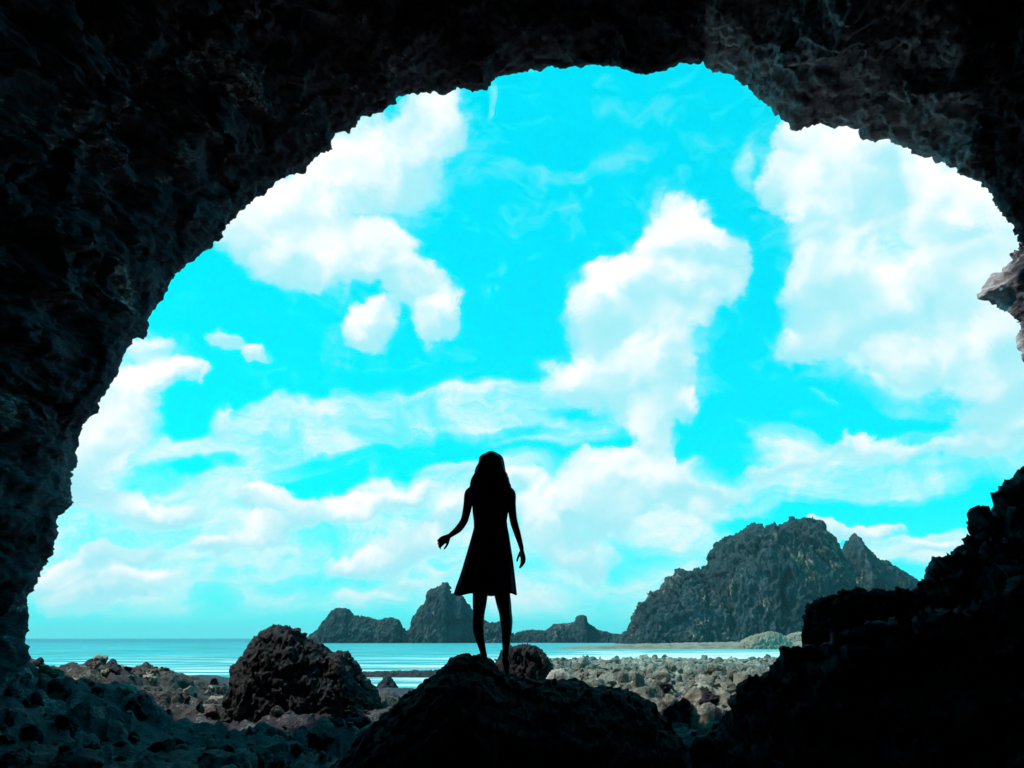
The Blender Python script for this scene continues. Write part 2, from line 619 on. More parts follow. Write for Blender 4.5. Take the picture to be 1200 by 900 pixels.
def ground_full(X, Y):
    p = np.stack([X, Y, np.zeros_like(X)], -1)
    z = ground_base(X, Y)
    land = 1 - sm(-2, 4, Y - shore_y(X))
    beach = (1 - sm(-5, -1, X)) * sm(19, 24, Y)
    amp = land * (1 - .8 * beach)
    q = p + .3 * np.stack([perlin(p * .8), perlin(p * .8 + 40), 0 * X], -1)
    h = 0
    for s, a in ((.85, .34), (.36, .17), (.17, .08)):
        d1, d2, c = worley(q / s + 11.7 * a)
        h = h + a * (c * .9 + .25) * np.sqrt(np.maximum(0, 1 - (d1 / .75) ** 2))
    h = h + .12 * fbm(p * .5, 4) + .03 * fbm(p * 6, 3) - .2
    return z + h * amp * (.65 + .35 * sm(9, 14, Y))


nr = 400
rr = .4 * (240 / .4) ** (np.linspace(0, 1, nr))
an = np.concatenate([np.linspace(-180, -46, 60), np.linspace(-45.5, 45.5, 620), np.linspace(46, 180, 60)])
an = np.radians(an)
A, R_ = np.meshgrid(an, rr, indexing='ij')
GX, GY = np.sin(A) * R_, np.cos(A) * R_
GZ = ground_full(GX, GY)
ground = link('ground', mesh_from_arrays('ground', np.stack([GX, GY, GZ], -1), grid_quads(len(an), nr)[:, ::-1]), M_floor)
tag(ground, kind='structure', label='dark rubble floor of the cave running out to the sunlit shore')
# sand tint of the left beach is a material of its own place: pale sheet lying on the ground


# ------------------------------------------------------------------ sea
def sea_material():
    m = D.materials.new('sea_water')
    m.use_nodes = True
    nt = m.node_tree
    L = nt.links.new
    b = nt.nodes['Principled BSDF']
    geo = nd(nt, 'ShaderNodeNewGeometry')
    sp = nd(nt, 'ShaderNodeSeparateXYZ')
    L(geo.outputs['Position'], sp.inputs[0])

    def noise(sx, sy, s, det, r=.6):
        mp = nd(nt, 'ShaderNodeMapping')
        mp.inputs['Scale'].default_value = (sx, sy, 1)
        L(geo.outputs['Position'], mp.inputs['Vector'])
        n = nd(nt, 'ShaderNodeTexNoise')
        n.inputs['Scale'].default_value = s
        n.inputs['Detail'].default_value = det
        n.inputs['Roughness'].default_value = r
        L(mp.outputs[0], n.inputs['Vector'])
        return n.outputs['Fac']
    # shallow pale water near the shore, deep teal far out
    ma = nd(nt, 'ShaderNodeMath', operation='MULTIPLY_ADD')
    L(noise(.02, .05, 1, 4), ma.inputs[0])
    ma.inputs[1].default_value = 160
    L(sp.outputs['Y'], ma.inputs[2])
    ramp = nd(nt, 'ShaderNodeMapRange', interpolation_type='SMOOTHSTEP')
    ramp.inputs['From Min'].default_value, ramp.inputs['From Max'].default_value = 120, 900
    L(ma.outputs[0], ramp.inputs['Value'])
    mx = nd(nt, 'ShaderNodeMix', data_type='RGBA')
    L(ramp.outputs[0], mx.inputs['Factor'])
    mx.inputs['A'].default_value = (.03, .36, .40, 1)
    mx.inputs['B'].default_value = (.0, .2, .27, 1)
    # foam
    fo = noise(.05, .22, 1, 8, .7)
    nearf = nd(nt, 'ShaderNodeMapRange', interpolation_type='SMOOTHSTEP')
    nearf.inputs['From Min'].default_value, nearf.inputs['From Max'].default_value = 220, 60
    nearf.inputs['To Min'].default_value, nearf.inputs['To Max'].default_value = -.2, .1
    L(sp.outputs['Y'], nearf.inputs['Value'])
    rgt = nd(nt, 'ShaderNodeMapRange', interpolation_type='SMOOTHSTEP')
    rgt.inputs['From Min'].default_value, rgt.inputs['From Max'].default_value = -20, 25
    rgt.inputs['To Max'].default_value = .2
    L(sp.outputs['X'], rgt.inputs['Value'])
    ad = nd(nt, 'ShaderNodeMath', operation='ADD')
    L(fo, ad.inputs[0])
    L(nearf.outputs[0], ad.inputs[1])
    ad2 = nd(nt, 'ShaderNodeMath', operation='ADD')
    L(ad.outputs[0], ad2.inputs[0])
    L(rgt.outputs[0], ad2.inputs[1])
    fm = nd(nt, 'ShaderNodeMapRange', interpolation_type='SMOOTHSTEP')
    fm.inputs['From Min'].default_value, fm.inputs['From Max'].default_value = .55, .78
    L(ad2.outputs[0], fm.inputs['Value'])
    rp = nd(nt, 'ShaderNodeMapRange', interpolation_type='SMOOTHSTEP')
    rp.inputs['From Min'].default_value, rp.inputs['From Max'].default_value = .36, .64
    rp.inputs['To Min'].default_value, rp.inputs['To Max'].default_value = .62, 1.38
    L(noise(.05, .3, 1, 7, .7), rp.inputs['Value'])
    sc_ = nd(nt, 'ShaderNodeVectorMath', operation='SCALE')
    L(mx.outputs['Result'], sc_.inputs[0])
    L(rp.outputs[0], sc_.inputs['Scale'])
    mf = nd(nt, 'ShaderNodeMix', data_type='RGBA')
    L(fm.outputs[0], mf.inputs['Factor'])
    L(sc_.outputs[0], mf.inputs['A'])
    mf.inputs['B'].default_value = (.82, .84, .84, 1)
    bp = nd(nt, 'ShaderNodeBump')
    bp.inputs['Strength'].default_value = .55
    bp.inputs['Distance'].default_value = .8
    s1 = nd(nt, 'ShaderNodeMath', operation='MULTIPLY_ADD')
    L(noise(.5, 1.4, .6, 6), s1.inputs[0])
    s1.inputs[1].default_value = 1.0
    L(noise(.03, .12, 1, 3), s1.inputs[2])
    L(s1.outputs[0], bp.inputs['Height'])
    # a wind roughened surface mirrors the sky only in part
    nt.nodes.remove(b)
    df = nd(nt, 'ShaderNodeBsdfDiffuse')
    gl = nd(nt, 'ShaderNodeBsdfGlossy')
    gl.inputs['Roughness'].default_value = .25
    fr = nd(nt, 'ShaderNodeFresnel')
    fr.inputs['IOR'].default_value = 1.33
    for n_ in (df, gl, fr):
        L(bp.outputs['Normal'], n_.inputs['Normal'])
    L(mf.outputs['Result'], df.inputs['Color'])
    lim = nd(nt, 'ShaderNodeMath', operation='MINIMUM')
    lim.inputs[1].default_value = .2
    L(fr.outputs[0], lim.inputs[0])
    ms = nd(nt, 'ShaderNodeMixShader')
    L(lim.outputs[0], ms.inputs[0])
    L(df.outputs[0], ms.inputs[1])
    L(gl.outputs[0], ms.inputs[2])
    L(ms.outputs[0], nt.nodes['Material Output'].inputs['Surface'])
    return m


me = D.meshes.new('sea')
me.from_pydata([(-6000, -40, 0), (6000, -40, 0), (6000, 7000, 0), (-6000, 7000, 0)], [], [(0, 1, 2, 3)])
sea = tag(link('sea', me, sea_material()), kind='structure', label='calm turquoise sea reaching to the horizon')

# ------------------------------------------------------------------ the cave shell
outline = [(20, 840, 12.2), (28, 800, 12.2), (34, 765, 12.3), (30, 735, 12.4), (37, 700, 12.4), (45, 668, 12.4), (58, 640, 12.4), (64, 610, 12.4), (74, 580, 12.4),
           (78, 545, 12.4), (86, 515, 12.3), (83, 500, 12.0), (96, 485, 11.6), (112, 470, 11.5), (132, 440, 11.4), (139, 425, 11.4), (150, 400, 11.3),
           (165, 380, 11.2), (185, 350, 11.1), (213, 312, 11), (240, 288, 10.9), (265, 265, 10.8), (275, 250, 10.8), (305, 225, 10.7), (320, 208, 10.6),
           (350, 195, 10.6), (386, 170, 10.5), (389, 150, 10.5), (425, 135, 10.4), (450, 129, 10.4), (468, 108, 10.3), (500, 98, 10.3), (535, 95, 10.2), (568, 101, 10.2),
           (580, 88, 10.2), (610, 75, 10.2), (650, 68, 10.2), (680, 71, 10.2), (710, 75, 10.2), (750, 80, 10.2), (780, 78, 10.3), (805, 70, 10.4),
           (835, 68, 10.6), (848, 80, 10.9), (885, 92, 11), (905, 114, 11.1), (938, 134, 11.1), (970, 136, 11.2), (1000, 145, 11.2), (1040, 154, 11.2),
           (1065, 165, 11.2), (1092, 179, 11.1), (1112, 192, 11), (1140, 205, 11), (1165, 222, 11), (1182, 246, 11), (1197, 268, 11.2), (1204, 288, 11.6),
           (1185, 304, 12), (1163, 326, 12.1), (1156, 342, 12.1), (1178, 354, 12), (1200, 368, 11.8), (1206, 388, 11.6), (1196, 402, 11.6), (1201, 418, 11.5),
           (1218, 445, 11.4), (1228, 500, 11.3), (1225, 560, 11.2), (1220, 640, 11.2), (1215, 760, 11.2), (1210, 850, 11.2)]


def brow(px_, y_):
    # the left flank and the crown of the arch hang further out
    if px_ < 60: return y_ + .3
    if px_ < 300: return y_ + .3 + 2.2 * (px_ - 60) / 240
    if px_ < 620: return y_ + 2.5
    if px_ < 900: return y_ + 2.5 - 2.5 * (px_ - 620) / 280
    return y_


pts = np.array([P(o[0], o[1], brow(o[0], o[2])) for o in outline])
seg = np.linalg.norm(np.diff(pts, axis=0), axis=1)
cum_l = np.concatenate([[0], np.cumsum(seg)])
NS = 900
sl = np.linspace(0, cum_l[-1], NS)
rim = np.stack([np.interp(sl, cum_l, pts[:, k]) for k in range(3)], -1)
axis_c = np.array([0.2, 0, 3.6])
outd = rim - axis_c
outd[:, 1] = 0
outd /= np.linalg.norm(outd, axis=1)[:, None]
# smooth the outward direction a little so that rings do not cross
ker = np.ones(41) / 41
outd = np.stack([np.convolve(np.pad(outd[:, k], 20, 'edge'), ker, 'valid') for k in range(3)], -1)
smooth_rim = np.stack([np.convolve(np.pad(rim[:, k], 30, 'edge'), np.ones(61) / 61, 'valid') for k in range(3)], -1)
# rings from the back of the cave to the rim, round the lip and over the cliff outside
rings = []
ins = [(-13, -7.0), (-12.5, -4), (-11, -1.8), (-8, .6), (-4, 1.4), (0, 1.5), (2.5, 1.35), (4.5, 1.2), (6.2, .95), (7.6, .62), (8.6, .36), (9.3, .16), (9.75, .05), (10, 0)]
prof = []
for yy, ex in ins:
    prof.append((yy - 10, ex, 1.0 if yy < 8.8 else (10 - yy) / 1.2))
outs = [(.15, .03, 0), (.3, .12, 0.05), (.42, .35, .2), (.5, .8, .5), (.5, 1.6, .9), (.4, 3.0, 1), (.1, 5, 1), (-.5, 7.2, 1), (-1.5, 9, 1), (-6, 10.5, 1), (-14, 10.5, 1), (-23.5, 6, 1), (-24, -6, 1)]
prof += outs
prof = np.array(prof)
# resample the profile densely, finer near the rim
seg2 = np.linalg.norm(np.diff(prof[:, :2], axis=0), axis=1)
c2 = np.concatenate([[0], np.cumsum(seg2)])
rimpos = c2[len(ins) - 1]
tv = np.concatenate([np.linspace(0, rimpos - 12, 26)[:-1], np.linspace(rimpos - 12, rimpos - 3, 90)[:-1], np.linspace(rimpos - 3, rimpos + 1.5, 90)[:-1],
                     np.linspace(rimpos + 1.5, c2[-1], 40)])
pr = np.stack([np.interp(tv, c2, prof[:, k]) for k in range(3)], -1)
G = np.zeros((len(tv), NS, 3))
for i, (dy, ex, sw) in enumerate(pr):
    ring = rim * (1 - sw) + smooth_rim * sw
    y = ring[:, 1] + dy
    if dy < -1:   # even the ring out inside the cave
        k = min(1, (-dy - 1) / 4)
        y = y * (1 - k) + (11.6 + dy) * k
    G[i] = ring + outd * ex
    G[i, :, 1] = y
dist = np.abs(tv - rimpos)[:, None]
N = grid_normals(G)
shape = G.shape
pp = G.reshape(-1, 3)
big = fbm(pp * .32, 3).reshape(shape[:2])
cr = crag(pp, 1.25).reshape(shape[:2])
fine = crag(pp + 50, .38).reshape(shape[:2])
tiny = fbm(pp * 9, 3).reshape(shape[:2])
# bedding ledges that dip gently
led = ((pp[:, 2] + .22 * pp[:, 0] + .35 * perlin(pp * .5)) * 1.35)
led = (sm(.0, .75, led % 1) - sm(.82, 1.0, led % 1)).reshape(shape[:2])
near = np.clip(dist / 2.2, 0, 1)
disp = .75 * big * near + cr * (.13 + .5 * near) + fine * (.06 + .15 * near) + tiny * .03 + .42 * (led - .5) * near * (.4 + .6 * np.clip(perlin(pp * .6 + 70).reshape(shape[:2]) + .5, 0, 1))
# inside is on the side the normals of the first rings point to; decide by the axis
mid = N[60, NS // 2]
sgn = -1.0 if mid[2] < 0 else 1.0
G = G + N * (disp * sgn)[..., None]
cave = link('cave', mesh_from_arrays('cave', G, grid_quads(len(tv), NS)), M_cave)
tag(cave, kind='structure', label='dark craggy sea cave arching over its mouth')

# close the back end
# (last inner ring shrinks towards the axis; a rough wall fills it)
bw = 40
bx, bz = np.meshgrid(np.linspace(-13, 13, bw), np.linspace(-1, 18, bw), indexing='ij')
by = -2.0 - 6.0 * np.sqrt(np.clip(1 - (bx / 13.5) ** 2, 0, 1)) + .8 * crag(np.stack([bx, 0 * bx, bz], -1), 2.)
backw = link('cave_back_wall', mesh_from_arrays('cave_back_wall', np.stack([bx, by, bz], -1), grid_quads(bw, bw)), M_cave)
tag(backw, kind='structure')


# ------------------------------------------------------------------ rocks with a given skyline
def ridge_rock(name, prof, Y, base, front, back, q=2.0, qb=None, nx=160, nt_=70, amp=.12, sc=.6, mat=None, big=.0, skew=0., ridge_w=.15, taper=.4, zs=1.0):
    """a solid rock whose skyline is PROF (photo pixels at distance Y); it falls to BASE towards the viewer over FRONT metres and away over BACK"""
    pts = np.array([P(px, py, Y) for px, py in prof])
    x, z = pts[:, 0], pts[:, 2]
    l = np.concatenate([[0], np.cumsum(np.hypot(np.diff(x), np.diff(z)))])
    s = np.linspace(0, l[-1], nx)
    X, Z = np.interp(s, l, x), np.interp(s, l, z)
    H = np.maximum(Z - base, .0)
    hm = H.max()
    Wf = taper + (1 - taper) * np.sqrt(H / hm)
    u = np.linspace(-1, 1, nt_)
    t = np.sign(u) * (1 - (1 - np.abs(u)) ** 1.6)
    rows = []
    ry = ridge_w * (front + back) * perlin(np.stack([X / (.5 * (front + back)), 0 * X + 3.3, 0 * X], -1))
    for tt in t:
        qq = q if tt < 0 else (qb or q)
        wd = front if tt < 0 else back
        zz = base + H * (1 - np.abs(tt) ** qq)
        yy = Y + ry * (1 - abs(tt)) + tt * wd * Wf
        xx = X + skew * tt * wd
        # the ends close in so that the rock is rounded in plan
        rows.append(np.stack([xx, yy, zz], -1))
    G = np.array(rows)
    G[0, :, 2] -= .3 * hm
    G[-1, :, 2] -= .3 * hm
    G[:, 0, 2] = base - .3 * hm
    G[:, -1, 2] = base - .3 * hm
    N = grid_normals(G)
    N[N[..., 2] < 0] *= -1
    p = G.reshape(-1, 3) * np.array([1, 1, zs])
    d = amp * crag(p, sc).reshape(G.shape[:2]) + .45 * amp * crag(p + 20, sc * .36).reshape(G.shape[:2]) + .1 * amp * fbm(p * (8 / sc), 2).reshape(G.shape[:2])
    if big:
        d = d + big * fbm(p * (.35 / sc), 3).reshape(G.shape[:2])
    G = G + N * d[..., None]
    return link(name, mesh_from_arrays(name, G, grid_quads(G.shape[0], G.shape[1])), mat)


# the boulder the woman stands on
stand = ridge_rock('boulder', [(372, 940), (408, 887), (428, 864), (446, 848), (468, 829), (485, 816), (500, 802), (515, 791), (532, 776), (545, 771), (565, 773), (577, 780), (588, 791), (600, 797),
                               (625, 800), (655, 802), (690, 806), (725, 811), (745, 818), (760, 832), (772, 852), (782, 877), (796, 925)],
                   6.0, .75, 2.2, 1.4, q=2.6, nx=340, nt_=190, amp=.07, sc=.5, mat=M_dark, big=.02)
tag(stand, 'large black boulder at the cave floor with the woman standing on its peak', 'boulder')

lb = ridge_rock('boulder', [(296, 845), (290, 815), (287, 790), (290, 772), (297, 758), (307, 746), (318, 738), (335, 737), (350, 742), (362, 752), (378, 762), (388, 770), (402, 768), (414, 780), (418, 792), (428, 805), (435, 818), (438, 835)],
                14.0, 1.0, 1.2, 1.2, q=2.4, nx=280, nt_=150, amp=.14, sc=.6, mat=M_boulder, big=.04)
tag(lb, 'big rounded brown boulder on the shore beside the sea, left of the woman', 'boulder')

mb = ridge_rock('boulder', [(572, 812), (578, 785), (590, 765), (605, 758), (620, 757), (634, 764), (645, 778), (650, 792), (656, 812)],
                13.0, 1.0, .7, .8, q=2.2, nx=150, nt_=90, amp=.1, sc=.4, mat=M_boulder, big=.03)
tag(mb, 'small brown boulder directly behind the feet of the woman', 'boulder')

ps = ridge_rock('stone', [(636, 815), (640, 795), (648, 786), (658, 784), (667, 789), (672, 800), (676, 815)], 12.4, 1.0, .3, .3, q=2.4, nx=80, nt_=50, amp=.025, sc=.2, mat=M_pale)
tag(ps, 'smooth pale grey stone beside the small brown boulder', 'stone')

sr = ridge_rock('rock', [(438, 812), (444, 802), (450, 794), (455, 793), (462, 800), (468, 812)], 36, -.05, .7, .7, q=1.6, nx=70, nt_=50, amp=.12, sc=.4, mat=M_boulder)
tag(sr, 'small pointed rock alone in the shallow water between the boulders', 'rock')

# banks on the right
bankf = ridge_rock('rock_outcrop', [(1066, 760), (1072, 712), (1078, 690), (1092, 676), (1106, 668), (1118, 655), (1132, 646), (1140, 630), (1158, 622), (1160, 605), (1178, 592), (1186, 588), (1200, 570), (1230, 545), (1290, 500), (1380, 450)],
                   8.6, .8, 2.6, 2.0, q=1.25, nx=320, nt_=150, amp=.2, sc=.5, mat=M_floor, big=.0)
tag(bankf, 'steep jagged outcrop of rubble rising against the wall at the end of the cave mouth', 'rock outcrop')

bankn = ridge_rock('rock_outcrop', [(790, 960), (815, 905), (832, 880), (855, 852), (872, 826), (886, 806), (900, 796), (915, 784), (935, 768), (958, 763), (985, 757), (1005, 751), (1022, 745), (1035, 733), (1060, 722), (1090, 712), (1130, 704), (1200, 690), (1300, 670), (1420, 640)],
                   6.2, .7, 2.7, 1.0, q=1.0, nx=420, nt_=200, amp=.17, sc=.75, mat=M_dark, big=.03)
tag(bankn, 'broad black outcrop sloping down from the wall to the cave floor', 'rock outcrop')

ledge = ridge_rock('ledge_rock', [(952, 744), (956, 730), (960, 712), (966, 706), (990, 702), (1012, 700), (1030, 698), (1040, 692), (1050, 696), (1075, 700), (1100, 706), (1120, 716)],
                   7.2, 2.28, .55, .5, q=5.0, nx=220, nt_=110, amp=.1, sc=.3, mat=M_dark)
tag(ledge, 'flat topped dark rock jutting out from the outcrop with a gap beneath its tip', 'rock')

# ------------------------------------------------------------------ islets out at sea
def islet(name, prof, Y, front, back, label, **kw):
    a = dict(q=2.6, nx=260, nt_=110, amp=3.4, sc=9., mat=M_islet, taper=.35, zs=.6)
    a.update(kw)
    o = ridge_rock(name, prof, Y, -.6, front, back, **a)
    return tag(o, label, 'islet')


islet('islet', [(350, 752), (365, 746), (378, 738), (381, 728), (386, 727), (389, 718), (395, 714), (408, 715), (413, 722), (425, 724), (436, 725), (443, 728), (455, 725), (466, 727), (472, 738), (480, 745), (492, 752)],
      420, 16, 16, 'long low dark islet with a knob of rock on its end', amp=1.5, sc=6)
islet('islet', [(462, 753), (474, 744), (484, 738), (487, 722), (494, 712), (502, 702), (504, 694), (516, 690), (524, 684), (529, 698), (541, 700), (545, 706), (552, 716), (558, 728), (572, 730), (588, 732), (597, 742), (606, 753)],
      430, 20, 20, 'sharp pointed islet with a pale seam, behind the legs of the woman', amp=1.9, sc=7)
islet('islet', [(594, 753), (606, 742), (622, 739), (640, 740), (650, 733), (664, 731), (674, 730), (677, 722), (684, 722), (688, 731), (700, 738), (715, 743), (735, 745), (760, 753)],
      440, 12, 12, 'lowest ragged islet with a tiny hooked pinnacle on top', amp=1.2, sc=5)
islet('islet', [(960, 752), (966, 700), (972, 668), (978, 652), (990, 646), (994, 638), (1000, 626), (1006, 637), (1014, 644), (1024, 653), (1038, 661), (1053, 669), (1066, 678), (1082, 689), (1100, 714), (1125, 752)],
      420, 28, 28, 'bare conical islet standing behind the shoulder of the largest islet', amp=2.2, sc=10, q=1.8)
islet('islet', [(732, 753), (741, 742), (748, 724), (757, 710), (766, 699), (778, 690), (784, 680), (796, 671), (812, 671), (826, 671), (834, 668), (839, 660), (842, 648), (847, 637), (857, 631), (864, 627), (880, 623), (900, 624), (918, 621),
                (926, 613), (940, 610), (954, 614), (964, 626), (970, 640), (973, 657), (978, 690), (988, 720), (1000, 752)],
      370, 38, 34, 'largest rocky islet, steep sided with a broad humped summit', amp=4.6, sc=17, nx=520, nt_=260, big=1.5, q=2.1)

# low bars and spits
spit = ridge_rock('sandbar', [(640, 762), (700, 757.5), (760, 755), (830, 753.5), (900, 752.5), (960, 751), (1040, 750), (1150, 750)], 190, -.4, 8, 60, q=2.0, nx=220, nt_=60, amp=.28, sc=2.0, mat=M_sand, ridge_w=.02, taper=.6)
tag(spit, kind='structure', label='pale low sandbar in front of the largest islet')
bar = ridge_rock('reef', [(405, 792), (425, 788), (450, 787.5), (480, 787), (520, 786), (560, 785), (610, 785), (640, 790)], 52, -.25, 1.6, 1.6, q=2.0, nx=200, nt_=40, amp=.16, sc=.5, mat=M_boulder, ridge_w=.05)
tag(bar, 'thin brown strip of reef lying just above the shallow water', 'reef')
for k, (pr_, lab) in enumerate([([(868, 753), (880, 746), (893, 742), (905, 741), (915, 744), (925, 752)], 'sunlit sandy rock at the foot of the largest islet'),
                                ([(912, 753), (922, 745), (938, 741), (950, 739), (965, 741), (985, 752)], 'sunlit sandy rock half hidden by the jutting flat topped rock')]):
    tag(ridge_rock('rock', pr_, 185 + 6 * k, -.2, 3.5, 3.5, q=2.2, nx=120, nt_=60, amp=.5, sc=1.6, mat=M_sand), lab, 'rock')


# ------------------------------------------------------------------ eroded rock shelves in the sun
def shelf(name, px0, px1, y0, y1, nx, ny, lift, relief, label, mat=None):
    k = (np.linspace(px0, px1, nx) - 600) / F * .95
    y = y0 * (y1 / y0) ** np.linspace(0, 1, ny)
    K_, Y_ = np.meshgrid(k, y, indexing='ij')
    X_ = K_ * Y_
    p = np.stack([X_, Y_, 0 * X_], -1)
    d1, d2, c = worley(p / .8 + .3 * perlin(p)[..., None])
    e1, e2, c2 = worley(p / .33 + 5)
    h = relief * (.55 * np.sqrt(np.clip(1 - (d1 / .8) ** 2, 0, 1)) * (.4 + c) + .28 * np.sqrt(np.clip(1 - (e1 / .8) ** 2, 0, 1)) * (.3 + c2)
                  + .3 * ridged(p * .9 + 4, 4) + .25 * facets(p / .6) + .5 * fbm(p * .25 + 8, 3))
    edge = np.minimum(np.minimum(sm(0, .06, (K_ - k[0]) / (k[-1] - k[0])), sm(0, .06, (k[-1] - K_) / (k[-1] - k[0]))), np.minimum(sm(y0, y0 * 1.1, Y_), sm(y1, y1 * .93, Y_)))
    shore = 1 - sm(-3, 1, Y_ - shore_y(X_))
    Z_ = ground_base(X_, Y_) + (lift + h) * shore * (.3 + .7 * edge) - .7 * (1 - edge)
    G_ = np.stack([X_, Y_, Z_], -1)
    q = grid_quads(nx, ny)
    o = link(name, mesh_from_arrays(name, G_, q), mat or M_shelf)
    tag(o, label, kind='structure')
    return BVHTree.FromPolygons(G_.reshape(-1, 3).tolist(), q.tolist())


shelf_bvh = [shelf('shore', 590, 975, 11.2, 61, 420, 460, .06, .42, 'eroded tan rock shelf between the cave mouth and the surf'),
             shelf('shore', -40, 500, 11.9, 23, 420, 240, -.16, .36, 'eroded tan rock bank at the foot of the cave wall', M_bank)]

# ------------------------------------------------------------------ loose stones
def stone_mesh(seed, sub=4):
    bm = bmesh.new()
    bmesh.ops.create_icosphere(bm, subdivisions=sub, radius=.5)
    V = np.array([v.co[:] for v in bm.verts])
    r = np.random.default_rng(seed)
    off = r.random(3) * 40
    n = V / np.linalg.norm(V, axis=1)[:, None]
    # cut by random planes for broken facets
    for _ in range(16):
        d = r.normal(size=3)
        d /= np.linalg.norm(d)
        h = .2 + .2 * r.random()
        e = V @ d - h
        V = V - np.where(e > 0, e, 0)[:, None] * d * .97
    V = V + n * (.16 * crag(V * 1. + off, .3) + .05 * fbm(V * 7 + off, 3))[:, None]
    V *= np.array([1, .6 + .4 * r.random(), .5 + .4 * r.random()]) * 1.15
    me = D.meshes.new('stone')
    for v, c in zip(bm.verts, V):
        v.co = c
    bm.to_mesh(me)
    bm.free()
    me.polygons.foreach_set('use_smooth', [True] * len(me.polygons))
    return me


gv = np.stack([GX, GY, GZ], -1).reshape(-1, 3)
gq = grid_quads(len(an), nr)[:, ::-1]
g_bvh = BVHTree.FromPolygons(gv.tolist(), gq.tolist())


def gz(x, y):
    hs_ = [b_.ray_cast(Vector((x, y, 30)), Vector((0, 0, -1)))[0] for b_ in [g_bvh] + shelf_bvh]
    return max([h.z for h in hs_ if h] + [-3])


protos_s = [stone_mesh(100 + k) for k in range(14)]
for m_ in protos_s: m_.materials.append(M_shore)
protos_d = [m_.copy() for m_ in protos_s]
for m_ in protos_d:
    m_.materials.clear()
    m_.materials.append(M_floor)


def scatter(n, protos, gen, label, group):
    for k in range(n):
        x, y, s = gen()
        o = D.objects.new('stone', protos[k % len(protos)])
        o.location = (x, y, gz(x, y) + .02 * s)
        o.scale = (s * random.uniform(.8, 1.3), s, s * random.uniform(.7, 1.2))
        o.rotation_euler = (random.uniform(-.9, .9), random.uniform(-.9, .9), random.uniform(0, 6.28))
        COL.objects.link(o)
        tag(o, label, 'stone', group)


def g_right():
    y = 17 * (60 / 17) ** random.random()
    px = random.uniform(640, 930)
    return (px - 600) / F * .95 * y, y, random.choice([.2, .25, .3, .35, .45, .6]) * (.75 + y / 80)


def g_left():
    y = random.uniform(12.6, 16.5)
    px = random.uniform(35, 275)
    return (px - 600) / F * .95 * y, y, random.choice([.18, .25, .35, .5])


def g_dark():
    y = random.uniform(7, 12.5)
    px = random.uniform(-40, 430)
    return (px - 600) / F * .95 * y, y, random.choice([.15, .2, .3, .4, .55])


def g_dark_r():
    y = random.uniform(8, 15)
    px = random.uniform(770, 900)
    return (px - 600) / F * .95 * y, y, random.choice([.2, .3, .4, .6])


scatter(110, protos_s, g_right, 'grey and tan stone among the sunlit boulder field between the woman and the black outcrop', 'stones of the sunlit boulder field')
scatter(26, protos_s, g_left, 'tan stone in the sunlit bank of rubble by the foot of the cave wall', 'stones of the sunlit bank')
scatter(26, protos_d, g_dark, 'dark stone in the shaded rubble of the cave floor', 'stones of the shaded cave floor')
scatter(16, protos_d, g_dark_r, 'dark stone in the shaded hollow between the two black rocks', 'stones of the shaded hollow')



def rubble(name, n, gen, mat, label):
    """what nobody would count: the small broken stones between the big ones"""
    bm = bmesh.new()
    bmesh.ops.create_icosphere(bm, subdivisions=2, radius=.5)
    S = np.array([v.co[:] for v in bm.verts])
    T = np.array([[v.index for v in f.verts] for f in bm.faces])
    bm.free()
    VV, TT = [], []
    for k in range(n):
        x, y, s_ = gen()
        V = S.copy()
        for _ in range(7):
            d = rng.normal(size=3)
            d /= np.linalg.norm(d)
            e = V @ d - (.2 + .2 * rng.random())
            V -= np.where(e > 0, e, 0)[:, None] * d
        V *= rng.uniform(.7, 1.3, 3) * s_
        V += (1 + 0 * V) * np.array([x, y, gz(x, y) + .1 * s_])
        TT.append(T + len(S) * k)
        VV.append(V)
    o = link(name, mesh_from_arrays(name, np.concatenate(VV), np.concatenate(TT), smooth=False), mat)
    return tag(o, label, 'rubble', kind='stuff')


def r_right():
    y = 13 * (60 / 13) ** random.random()
    px = random.uniform(630, 940)
    return (px - 600) / F * .95 * y, y, random.choice([.1, .15, .2, .28]) * (.7 + y / 50)


def r_left():
    y = random.uniform(7, 17)
    px = random.uniform(-60, 480)
    return (px - 600) / F * .95 * y, y, random.choice([.06, .09, .13, .2])


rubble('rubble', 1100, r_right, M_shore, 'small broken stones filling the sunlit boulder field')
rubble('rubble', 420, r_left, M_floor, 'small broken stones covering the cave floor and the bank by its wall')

# ------------------------------------------------------------------ the woman
def catmull(pts, n):
    p = np.array(pts, float)
    p = np.vstack([2 * p[0] - p[1], p, 2 * p[-1] - p[-2]])
    out = []
    for i in range(1, len(p) - 2):
        for t in np.linspace(0, 1, n, endpoint=False):
            a, b, c, d = p[i - 1], p[i], p[i + 1], p[i + 2]
            out.append(.5 * (2 * b + (c - a) * t + (2 * a - 5 * b + 4 * c - d) * t * t + (3 * b - a - 3 * c + d) * t ** 3))
    out.append(p[-2])
    return np.array(out)


